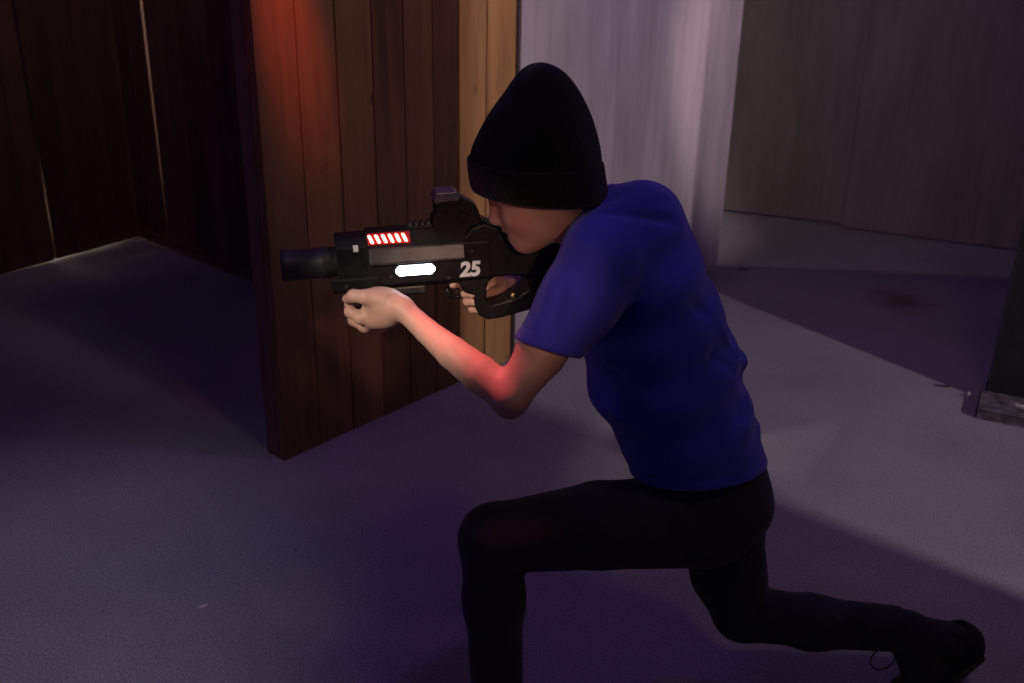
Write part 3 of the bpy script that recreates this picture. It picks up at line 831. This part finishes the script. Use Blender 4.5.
# ---- dark socks between hem and shoe
def sock(fs, lo, hi):
    put('sock', mesh_sdf(uni(fs, 0.02), lo, hi, 0.003, 'sock'), M_trousers, person, True)
sock([cone(V3(an_r) + (V3(kn_r) - V3(an_r)) * 0.12, 0.0355, an_r, 0.036), cone(an_r, 0.036, (0.8030, 1.5560, 0.0620), 0.030), cone(an_r, 0.036, (0.8720, 1.5920, 0.1160), 0.036)], (0.66, 1.46, 0.0), (0.96, 1.70, 0.26))
sock([cone(V3(an_l) + (V3(kn_l) - V3(an_l)) * 0.12, 0.0355, an_l, 0.035), cone(an_l, 0.035, (-0.0370, 1.3950, 0.0190), 0.031)], (-0.12, 1.30, 0.0), (0.10, 1.52, 0.24))

# ---- shoes: built once along their own axes, then set on each foot
def shoe(origin, toe, up, nm, bend):
    """origin = ankle foot point (under the heel), toe = direction heel->toe, up = away from the sole"""
    T = unit(toe); U = V3(up); U = U - T * float(U @ T); U = U / np.linalg.norm(U); S = np.cross(U, T)
    O = V3(origin)
    def q(x, y, z):
        if bend and x > 0.15:                      # toes flexed against the floor
            a = (x - 0.15) / 0.10; ang = a * 0.55
            x2 = 0.15 + 0.10 * math.sin(ang) / 0.55 ; z2 = z + 0.10 * (1 - math.cos(ang)) / 0.55
            x, z = x2, z2
        return O + T * x + S * y + U * z
    sole = uni([econe(q(0.025, 0, 0.012), q(0.12, 0, 0.011), S, (0.033, 0.014), (0.036, 0.013)),
                econe(q(0.12, 0, 0.011), q(0.175, 0, 0.011), S, (0.036, 0.013), (0.043, 0.013)),
                econe(q(0.175, 0, 0.011), q(0.225, 0, 0.013), S, (0.043, 0.013), (0.030, 0.013))], 0.02)
    up_ = uni([cone(q(0.026, 0, 0.045), 0.034, q(0.045, 0, 0.078), 0.037),
               econe(q(0.03, 0, 0.035), q(0.13, 0, 0.038), S, (0.033, 0.034), (0.037, 0.033)),
               econe(q(0.12, 0, 0.036), q(0.185, 0, 0.030), S, (0.037, 0.032), (0.041, 0.024)),
               econe(q(0.185, 0, 0.030), q(0.222, 0, 0.024), S, (0.041, 0.024), (0.030, 0.018)),
               cone(q(0.065, 0, 0.085), 0.020, q(0.125, 0, 0.058), 0.018)], 0.025)
    open_ = cone(q(0.038, 0, 0.078), 0.030, q(0.030, 0, 0.140), 0.034)
    fl = halfspace(q(0.1, 0, 0.014), -U)
    pts = [q(x, y, z) for x in (-0.05, 0.27) for y in (-0.07, 0.07) for z in (-0.02, 0.15)]
    lo = np.min(pts, 0); hi = np.max(pts, 0)
    fu = lambda p: smax(up_(p), -open_(p), 0.006)
    s = put('shoe', mesh_sdf(fu, lo, hi, 0.003, 'shoe'), M_shoe, person, True)
    put('sole', mesh_sdf(sole, lo, hi, 0.003, 'sole'), M_sole, s, True)
    for i in range(4):
        x = 0.085 + i * 0.017; z = 0.104 - i * 0.0085
        bm = bmesh.new()
        tube(bm, [q(x - 0.004, -0.022, z - 0.020), q(x, -0.012, z - 0.003), q(x + 0.004, 0, z + 0.0005), q(x, 0.012, z - 0.003), q(x - 0.004, 0.022, z - 0.020)], 0.0022, 6)
        put('lace', bm_mesh(bm, 'lace'), M_lace, s, True)
    for sg in (-1, 1):
        bm = bmesh.new()
        loop = []
        for i in range(13):
            a = math.pi * 2 * i / 12 - math.pi / 2
            loop.append(q(0.100 + 0.017 * math.cos(a) * sg * 0.4 + 0.010, sg * (0.006 + 0.012 * (1 + math.sin(a))), 0.108 + 0.013 * (1 + math.sin(a)) * 0.8 + 0.010 * math.cos(a)))
        tube(bm, loop, 0.0019, 6)
        put('lace_bow', bm_mesh(bm, 'lace_bow'), M_lace, s, True)
    return s
sl_ = shoe((0.030, 1.400, 0.0), (-0.95, -0.22, 0.0), (0, 0, 1), 'left', False)
sr_ = shoe((0.9520, 1.6000, 0.0870), V3((0.7680, 1.5200, -0.0250)) - V3((0.9520, 1.6000, 0.0870)), (-1.0, 0.0, 0.55), 'right', True)

bm = bmesh.new()
tube(bm, [(0.7490, 1.5480, 0.1080), (0.7470, 1.5500, 0.1140), (0.7420, 1.5510, 0.1190), (0.7350, 1.5520, 0.1230), (0.7270, 1.5530, 0.1230), (0.7190, 1.5530, 0.1210), (0.7130, 1.5520, 0.1170), (0.7080, 1.5510, 0.1110), (0.7050, 1.5500, 0.1040), (0.7040, 1.5480, 0.0970), (0.7060, 1.5460, 0.0910), (0.7100, 1.5450, 0.0850), (0.7160, 1.5440, 0.0820), (0.7220, 1.5430, 0.0820), (0.7300, 1.5430, 0.0840), (0.7380, 1.5440, 0.0870), (0.7440, 1.5450, 0.0940), (0.7480, 1.5460, 0.1010), (0.7490, 1.5480, 0.1080)], 0.0014, 6)
put('lace_bow', bm_mesh(bm, 'lace_bow'), M_lace, sr_, True)

# ---- beanie
def loft(rings, n, name):
    """rings: [(centre, half length along a, half width along b)]; returns mesh with uv"""
    me = bpy.data.meshes.new(name)
    vs = []; uvs = []
    for k, ring in enumerate(rings):
        vs += ring
    m = len(rings)
    fc = [(k * n + i, k * n + (i + 1) % n, (k + 1) * n + (i + 1) % n, (k + 1) * n + i) for k in range(m - 1) for i in range(n)]
    me.from_pydata(vs, [], fc)
    uvl = me.uv_layers.new(name='UVMap')
    li = 0
    data = np.zeros((len(me.loops), 2), F32)
    for k in range(m - 1):
        for i in range(n):
            for a, b in ((i, k), (i + 1, k), (i + 1, k + 1), (i, k + 1)):
                data[li] = (a / n * 3.2, b / m); li += 1
    uvl.data.foreach_set('uv', data.ravel())
    me.update()
    return me
def hat_ring(c, ha, hb, n=96, wob=0.0, ph=0.0, tilt=0.0):
    """centre, half length front to back (world x), half width (world y)"""
    out = []
    for i in range(n):
        a = 2 * math.pi * i / n
        w = 1 + wob * (math.sin(3 * a + ph) * 0.6 + math.sin(5 * a + 1.7 * ph + 1) * 0.4)
        x = math.cos(a) * ha * w; y = math.sin(a) * hb * w
        out.append((c[0] + x, c[1] + y, c[2] + x * tilt))
    return out
R_ = []
for c, ha, hb, wob, tl in [
    (C((0.0340, 1.5200, 1.0250), 0.1021), 0, 0.088, 0.0, 0), (C((0.0320, 1.5200, 1.0530), 0.1022), 0, 0.089, 0.0, 0), (C((0.0300, 1.5200, 1.0690), 0.1017), 0, 0.090, 0.004, 0),
    (C((0.0310, 1.5200, 1.0870), 0.0982), 0, 0.089, 0.008, 0), (C((0.0330, 1.5200, 1.1090), 0.0894), 0, 0.086, 0.010, 0), (C((0.0350, 1.5200, 1.1300), 0.0806), 0, 0.080, 0.015, 0),
    (C((0.0370, 1.5200, 1.1500), 0.0689), 0, 0.070, 0.02, 0), (C((0.0390, 1.5200, 1.1680), 0.0567), 0, 0.058, 0.03, 0), (C((0.0380, 1.5200, 1.1840), 0.0461), 0, 0.045, 0.04, 0),
    (C((0.0370, 1.5200, 1.1970), 0.0348), 0, 0.032, 0.05, 0), (C((0.0350, 1.5200, 1.2060), 0.0222), 0, 0.020, 0.05, 0), (C((0.0350, 1.5200, 1.2100), 0.0103), 0, 0.010, 0.03, 0), (C((0.0350, 1.5200, 1.2110), 0.0015), 0, 0.0012, 0.0, 0)]:
    R_.append(hat_ring(c[0], c[1], hb, wob=wob, ph=len(R_) * 0.35))
bme = loft(R_, 96, 'beanie')
beanie = put('beanie', bme, M_knit, person, True)
beanie['label'] = 'tall black knitted beanie pulled down to the eyebrows'
sub = beanie.modifiers.new('round', 'SUBSURF'); sub.levels = 1; sub.render_levels = 1
R_ = []
for c, x, hb, tl in [(C((0.0390, 1.5200, 1.0240), 0.1006), 0, 0.084, 0.0), (C((0.0390, 1.5200, 1.0140), 0.1039), 0, 0.089, 0.0), (C((0.0390, 1.5200, 1.0140), 0.1063), 0, 0.093, 0.0),
    (C((0.0380, 1.5200, 1.0210), 0.1084), 0, 0.0955, 0.0), (C((0.0350, 1.5200, 1.0350), 0.1077), 0, 0.096, 0.0), (C((0.0320, 1.5200, 1.0500), 0.1061), 0, 0.0955, 0.0),
    (C((0.0310, 1.5200, 1.0630), 0.1057), 0, 0.095, 0.0), (C((0.0300, 1.5200, 1.0670), 0.1041), 0, 0.0935, 0.0), (C((0.0300, 1.5200, 1.0660), 0.1011), 0, 0.0895, 0.0)]:
    R_.append(hat_ring(c[0], c[1], hb, wob=0.004, ph=2.0, tilt=-0.055 if c[0][2] < 1.04 else -0.02))
cuff = put('cuff', loft(R_, 96, 'cuff'), M_knit, beanie, True)
sub = cuff.modifiers.new('round', 'SUBSURF'); sub.levels = 1; sub.render_levels = 1

# ------------------------------------------------------------------ the toy gun
GM = Vector((-0.3670, 1.5000, 0.8940)); GR = Vector((0.0500, 1.5920, 0.9050))
gx = (GR - GM).normalized()                                   # towards the stock
gy = gx.cross(Vector((0, 0, 1))).normalized()                 # to the viewer's side
if gy.y > 0: gy = -gy
gz = gx.cross(gy).normalized()
if gz.z < 0: gz = -gz
def g(x, y, z): return GM + gx * x + gy * y + gz * z
PX = 0.00159                                                  # metres along the gun per photo column
gun = empty('laser_tag_gun', g(0.29, 0, -0.05), 'black laser tag toy gun marked 25 with red and white lights, held by the person', 'toy gun')

def gpart(name, fn, mat, parent=None, smooth=False):
    bm = bmesh.new(); fn(bm)
    return put(name, bm_mesh(bm, name), mat, parent or gun, smooth)

def f_tube(bm):
    lathe_x(bm, [(0.030, 0.0175), (0.0035, 0.0185), (0.0, 0.0205), (0.0, 0.0235), (0.002, 0.0255), (0.010, 0.0258), (0.012, 0.0246), (0.060, 0.0243), (0.062, 0.0252), (0.074, 0.0252), (0.076, 0.0238), (0.097, 0.0238)], 48, g)
t_ = gpart('barrel', f_tube, M_tube, None, True)
t_.modifiers.new('es', 'EDGE_SPLIT').split_angle = math.radians(35)

def oct_(w, zt, zb, ct, cb): return [(w, zt - ct), (w - ct, zt), (-w + ct, zt), (-w, zt - ct), (-w, zb + cb), (-w + cb, zb), (w - cb, zb), (w, zb + cb)]
gpart('front_block', lambda bm: extrude_section(bm, oct_(0.030, 0.044, -0.030, 0.014, 0.010), 0.086, 0.140, g, 0.002), M_gun)
gpart('front_clamp', lambda bm: extrude_section(bm, oct_(0.0325, -0.016, -0.046, 0.006, 0.008), 0.078, 0.150, g, 0.002), M_gun)
gpart('label_plate', lambda bm: extrude_section(bm, [(0.0275, 0.034), (0.0305, 0.030), (0.0315, 0.024), (0.0275, 0.024)], 0.113, 0.121, g, 0.0006), M_white)  # small pale plate, a reflective label
# receiver: flat top, steep bevel for the lamps, raised cheek plate, straight side
SEC = [(0.013, 0.050), (0.0275, 0.030), (0.031, 0.026), (0.031, -0.034), (0.023, -0.043), (-0.023, -0.043), (-0.031, -0.034), (-0.031, 0.026), (-0.0275, 0.030), (-0.013, 0.050)]
gpart('receiver', lambda bm: extrude_section(bm, SEC, 0.134, 0.330, g, 0.002), M_gun)
gpart('side_cover', lambda bm: extrude_section(bm, [(0.0285, 0.028), (0.0325, 0.025), (0.0385, 0.004), (0.0375, 0.001), (0.0285, 0.001)], 0.137, 0.288, g, 0.0012), M_gun_grey)
gpart('foregrip', lambda bm: extrude_section(bm, [(0.010 * math.cos(k * math.pi / 6), -0.010 * math.sin(k * math.pi / 6)) for k in range(12)], 0.055, 0.112, lambda x, y, z: g(0.128 + z, y, -x), 0.002), M_tube)
gpart('lower_rail', lambda bm: extrude_section(bm, [(0.018, -0.040), (0.022, -0.046), (0.020, -0.056), (0.012, -0.062), (-0.012, -0.062), (-0.020, -0.056), (-0.022, -0.046), (-0.018, -0.040)], 0.100, 0.224, g, 0.002), M_gun_grey)
# six slanted red lamps set in the bevel
halo_bed = gpart('halo_strip', lambda bm: extrude_section(bm, [(0.0155, 0.0480), (0.0180, 0.0475), (0.0285, 0.0325), (0.027, 0.031)], 0.1365, 0.2035, g, 0.0008), M_redglow)  # glowing bed added for the red halo round the lamps
bu = Vector((0.0, 0.574, -0.819)); bn = Vector((0.0, 0.819, 0.574))
for i in range(6):
    x0 = 0.1415 + i * 0.0106
    bm = bmesh.new()
    n = 14; top = []; bot = []
    for k in range(n):
        a = 2 * math.pi * k / n
        s_ = 0.0028 * math.cos(a); v_ = 0.0028 * math.sin(a) + (0.0045 if math.sin(a) > 0 else -0.0045)
        x = x0 + s_ + v_ * 0.38
        cy = 0.0232 + bu.y * v_; cz = 0.0395 + bu.z * v_
        bot.append(bm.verts.new(g(x, cy - bn.y * 0.001, cz - bn.z * 0.001)))
        top.append(bm.verts.new(g(x, cy + bn.y * 0.0024, cz + bn.z * 0.0024)))
    bm.faces.new(top); bm.faces.new(bot[::-1])
    for k in range(n): bm.faces.new((bot[k], bot[(k + 1) % n], top[(k + 1) % n], top[k]))
    put('red_lamp', bm_mesh(bm, 'red_lamp'), M_red, gun)
# white light window with pointed ends
gpart('window_bezel', lambda bm: extrude_poly(bm, [(0.1725, -0.0095), (0.1790, -0.001), (0.2365, -0.001), (0.2435, -0.0095), (0.2435, -0.0155), (0.2375, -0.023), (0.1800, -0.023), (0.1725, -0.0155)], 0.0305, 0.0325, g, 0.0005), M_gun)
gpart('light_window', lambda bm: extrude_poly(bm, [(0.1770, -0.010), (0.1825, -0.004), (0.2345, -0.004), (0.2400, -0.010), (0.2400, -0.0145), (0.2345, -0.0205), (0.1825, -0.0205), (0.1770, -0.0145)], 0.0315, 0.0342, g, 0.0005), M_white_led)
# bolts on the side
for x, z in ((0.170, -0.020), (0.262, -0.030), (0.300, 0.012), (0.098, -0.031)):
    def f_bolt(bm, x=x, z=z):
        n = 12
        a = [bm.verts.new(g(x + 0.0032 * math.cos(2 * math.pi * k / n), 0.0295, z + 0.0032 * math.sin(2 * math.pi * k / n))) for k in range(n)]
        b = [bm.verts.new(g(x + 0.0028 * math.cos(2 * math.pi * k / n), 0.0338, z + 0.0028 * math.sin(2 * math.pi * k / n))) for k in range(n)]
        bm.faces.new(b)
        for k in range(n): bm.faces.new((a[k], a[(k + 1) % n], b[(k + 1) % n], b[k]))
    gpart('bolt', f_bolt, M_tube)

# stock with thumbhole: 2D outline with a hole, filled and extruded
def outline_solid(loops, depth, bev, name):
    cu = bpy.data.curves.new(name, 'CURVE'); cu.dimensions = '2D'; cu.fill_mode = 'BOTH'
    cu.extrude = depth; cu.bevel_depth = bev; cu.bevel_resolution = 2; cu.offset = -bev
    for lp in loops:
        sp = cu.splines.new('POLY'); sp.points.add(len(lp) - 1); sp.use_cyclic_u = True
        for i, (x, z) in enumerate(lp): sp.points[i].co = (x, z, 0, 1)
    o = bpy.data.objects.new(name + '_tmp', cu); COL.objects.link(o)
    dg = bpy.context.evaluated_depsgraph_get(); dg.update()
    me = bpy.data.meshes.new_from_object(o.evaluated_get(dg))
    bpy.data.objects.remove(o); bpy.data.curves.remove(cu)
    for v in me.vertices:
        v.co = g(v.co.x, v.co.z, v.co.y)
    me.flip_normals() if False else None
    me.name = name
    return me
def q_(px, py):   # photo-plane sketch point -> gun side profile
    x = (px - 281) * PX
    return (x, (266 - (px - 281) * 0.0722 - py) * 0.00173)
outer = [q_(*t) for t in [(484, 219), (500, 224), (524, 230), (560, 233), (568, 241), (569, 296), (564, 300), (540, 304), (500, 314), (486, 316), (477, 312), (473, 303), (471, 291), (462, 288), (458, 280), (458, 240), (470, 224)]]
hole = [q_(*t) for t in [(487, 278), (494, 272), (508, 271), (524, 272), (530, 276), (528, 286), (518, 292), (500, 297), (489, 300), (485, 294)]]
st = put('stock', outline_solid([outer, hole], 0.0215, 0.005, 'stock'), M_gun, gun)
st['label'] = 'black stock with a thumbhole grip'
gpart('butt_pad', lambda bm: extrude_poly(bm, [q_(*t) for t in [(566, 240), (573, 241), (576, 262), (576, 282), (572, 299), (566, 299)]], -0.020, 0.020, g, 0.003), M_sole)
tg = []
for t in [(446, 288), (448, 295), (456, 297.5), (466, 296), (473, 292)]:
    x, z = q_(*t); tg.append(g(x, 0, z))
gpart('trigger_guard', lambda bm: tube(bm, tg, 0.0035, 10), M_gun, None, True)
gpart('trigger', lambda bm: extrude_poly(bm, [q_(*t) for t in [(457, 282), (460.5, 282), (459.5, 288), (456.5, 293), (455, 292), (457, 287)]], -0.004, 0.004, g, 0.0008), M_tube)
# top rail with teeth
def f_rail(bm):
    extrude_section(bm, [(0.010, 0.0495), (0.0105, 0.053), (-0.0105, 0.053), (-0.010, 0.0495)], 0.200, 0.330, g, 0.0005)
    for i in range(13):
        x = 0.203 + i * 0.0098
        extrude_section(bm, [(0.0095, 0.0525), (0.012, 0.055), (0.0105, 0.058), (-0.0105, 0.058), (-0.012, 0.055), (-0.0095, 0.0525)], x, x + 0.0055, g, 0.0005)
gpart('top_rail', f_rail, M_gun_grey)

# sight riding on the rail
sg_ = put('sight', bpy.data.meshes.new('sight'), M_gun, gun)
bm = bmesh.new()
extrude_poly(bm, [q_(t[0], t[1] + 3) for t in [(433, 214), (437, 210), (474, 207), (481, 209), (482, 217), (476, 227), (436, 228), (432, 221)]], -0.017, 0.017, g, 0.003)
extrude_poly(bm, [q_(t[0], t[1] + 3) for t in [(436, 211), (436, 196), (439, 191), (452, 191), (461, 193), (476, 201), (480, 207), (479, 211)]], 0.0135, 0.0185, g, 0.0018)
extrude_poly(bm, [q_(t[0], t[1] + 3) for t in [(436, 211), (436, 196), (439, 191), (452, 191), (461, 193), (476, 201), (480, 207), (479, 211)]], -0.0185, -0.0135, g, 0.0018)
extrude_poly(bm, [q_(t[0], t[1] + 3) for t in [(456, 193.5), (460, 192.6), (477, 201), (480, 207), (476, 207), (472, 203)]], -0.0135, 0.0135, g, 0.001)
me = bm_mesh(bm, 'sight'); me.materials.append(M_gun); sg_.data = me
gpart('hood', lambda bm: extrude_poly(bm, [q_(t[0], t[1] + 3) for t in [(434, 197), (437, 190), (457, 188.5), (461, 193), (459, 196.5), (439, 197.5), (437.5, 201)]], -0.020, 0.020, g, 0.0015), M_sight_top, sg_)
gpart('lens', lambda bm: extrude_poly(bm, [q_(t[0], t[1] + 3) for t in [(438, 211), (438, 197), (440.5, 197), (440.5, 211)]], -0.0135, 0.0135, g, 0.0), M_glass, sg_)
def f_knob(bm):
    n = 20; c = q_(463, 214)
    rings = []
    for y, r in ((0.016, 0.0075), (0.022, 0.0075), (0.0228, 0.0066)):
        rings.append([bm.verts.new(g(c[0] + r * math.cos(2 * math.pi * k / n), y, c[1] + r * math.sin(2 * math.pi * k / n))) for k in range(n)])
    for a, b in zip(rings, rings[1:]):
        for k in range(n): bm.faces.new((a[k], a[(k + 1) % n], b[(k + 1) % n], b[k]))
    bm.faces.new(rings[-1])
gpart('adjuster_knob', f_knob, M_gun, sg_)
gpart('end_stud', lambda bm: lathe_x(bm, [(0.0, 0.002), (0.001, 0.004), (0.005, 0.004)], 12, lambda x, y, z: g(q_(513, 290)[0] + y, 0.0215 + 0.006 - x, q_(513, 291)[1] + z)), M_brass)

# the number on the side
cu = bpy.data.curves.new('number', 'FONT'); cu.body = '25'; cu.size = 0.0335; cu.extrude = 0.0006; cu.offset = 0.0014
cu.space_character = 0.98; cu.shear = 0.12
o = bpy.data.objects.new('number_tmp', cu); COL.objects.link(o)
dg = bpy.context.evaluated_depsgraph_get(); dg.update()
me = bpy.data.meshes.new_from_object(o.evaluated_get(dg))
bpy.data.objects.remove(o)
nx, nz_ = q_(457.0, 270)
for v in me.vertices:
    v.co = g(nx + v.co.x, 0.0325 + v.co.z, nz_ + v.co.y)
me.materials.clear()
nb = put('number', me, M_white, gun)
nb['label'] = 'white number 25'

# ------------------------------------------------------------------ lights
def spot(name, loc, target, energy, col, angle, blend=0.6, radius=0.05):
    l = bpy.data.lights.new(name, 'SPOT'); l.energy = energy; l.color = col; l.spot_size = math.radians(angle); l.spot_blend = blend; l.shadow_soft_size = radius
    o = bpy.data.objects.new(name, l); COL.objects.link(o)
    o.location = loc; o.rotation_euler = (Vector(target) - Vector(loc)).to_track_quat('-Z', 'Y').to_euler()
    return o
def point(name, loc, energy, col, radius=0.1):
    l = bpy.data.lights.new(name, 'POINT'); l.energy = energy; l.color = col; l.shadow_soft_size = radius
    o = bpy.data.objects.new(name, l); COL.objects.link(o); o.location = loc
    return o
spot('doorway_lamp', (3.8, -0.3, 2.7), (0.6, 3.1, 0.6), 265, (1.0, 0.82, 0.91), 50, 0.3, 0.055)
spot('pale_wall_fill', (1.30, 2.30, 2.75), (0.86, 4.14, 0.85), 150, (1.0, 0.80, 0.88), 19, 0.8, 0.05)  # added fill for the strip of pale wall the pier shades
spot('partition_fill', (0.85, 1.15, 2.7), (-0.27, 2.83, 1.22), 36, (1.0, 0.79, 0.60), 36, 0.8, 0.10)  # added warm fill, brightens the partition boards
spot('back_left_fill', (-1.15, 3.2, 2.6), (-1.80, 4.5, 1.1), 9, (1.0, 0.66, 0.56), 60, 0.9, 0.10)  # weak fill added to lift the dark back-left boards
spot('lamp_near', (-1.8, -0.2, 2.6), (-1.18, 1.52, 0.0), 74, (0.86, 0.78, 1.0), 31, 0.8, 0.12)
point('warm_fill', (0.9, 0.7, 2.7), 13, (1.0, 0.70, 0.60), 0.20)
point('violet_lamp', (-1.3, 1.6, 2.7), 10, (0.34, 0.14, 1.0), 0.12)
point('violet_lamp_back', (0.75, 2.3, 2.8), 15, (0.36, 0.18, 1.0), 0.10)
spot('hand_fill', (-0.75, 0.55, 1.5), (-0.175, 1.45, 0.83), 58, (1.0, 0.84, 0.72), 15.5, 0.9, 0.02)  # narrow spot added to brighten the hand and forearm
spot('face_fill', (0.30, 0.20, 1.42), (-0.03, 1.43, 0.895), 24, (1.0, 0.60, 0.44), 15, 0.9, 0.03)  # warm fill added for the face and upper arm
spot('red_lamp_arm', (-0.36, 1.64, 1.72), (-0.08, 1.37, 0.80), 56, (1.0, 0.14, 0.17), 12.5, 0.6, 0.03)
spot('red_lamp_wall', (-0.425, 2.23, 1.86), (-0.560, 2.534, 1.15), 44, (1.0, 0.12, 0.04), 18.5, 1.0, 0.03)

w = bpy.data.worlds.new('dim_violet'); SC.world = w; w.use_nodes = True
bg = w.node_tree.nodes['Background']; bg.inputs[0].default_value = (0.50, 0.32, 0.92, 1); bg.inputs[1].default_value = 0.042

# ------------------------------------------------------------------ camera
cam = bpy.data.cameras.new('camera'); cam.lens = 35.156; cam.sensor_width = 36.0; cam.clip_start = 0.05; cam.dof.use_dof = True; cam.dof.focus_distance = 1.56; cam.dof.aperture_fstop = 5.6
co_ = bpy.data.objects.new('camera', cam); COL.objects.link(co_)
co_.matrix_world = Matrix(((0.99980645, -0.01967381, 0.0, 0.0), (0.00759661, 0.38605325, -0.92244522, 0.0), (0.01814802, 0.92226668, 0.38612798, 1.40), (0, 0, 0, 1)))
SC.camera = co_
SC.view_settings.view_transform = 'Standard'
SC.view_settings.look = 'None'
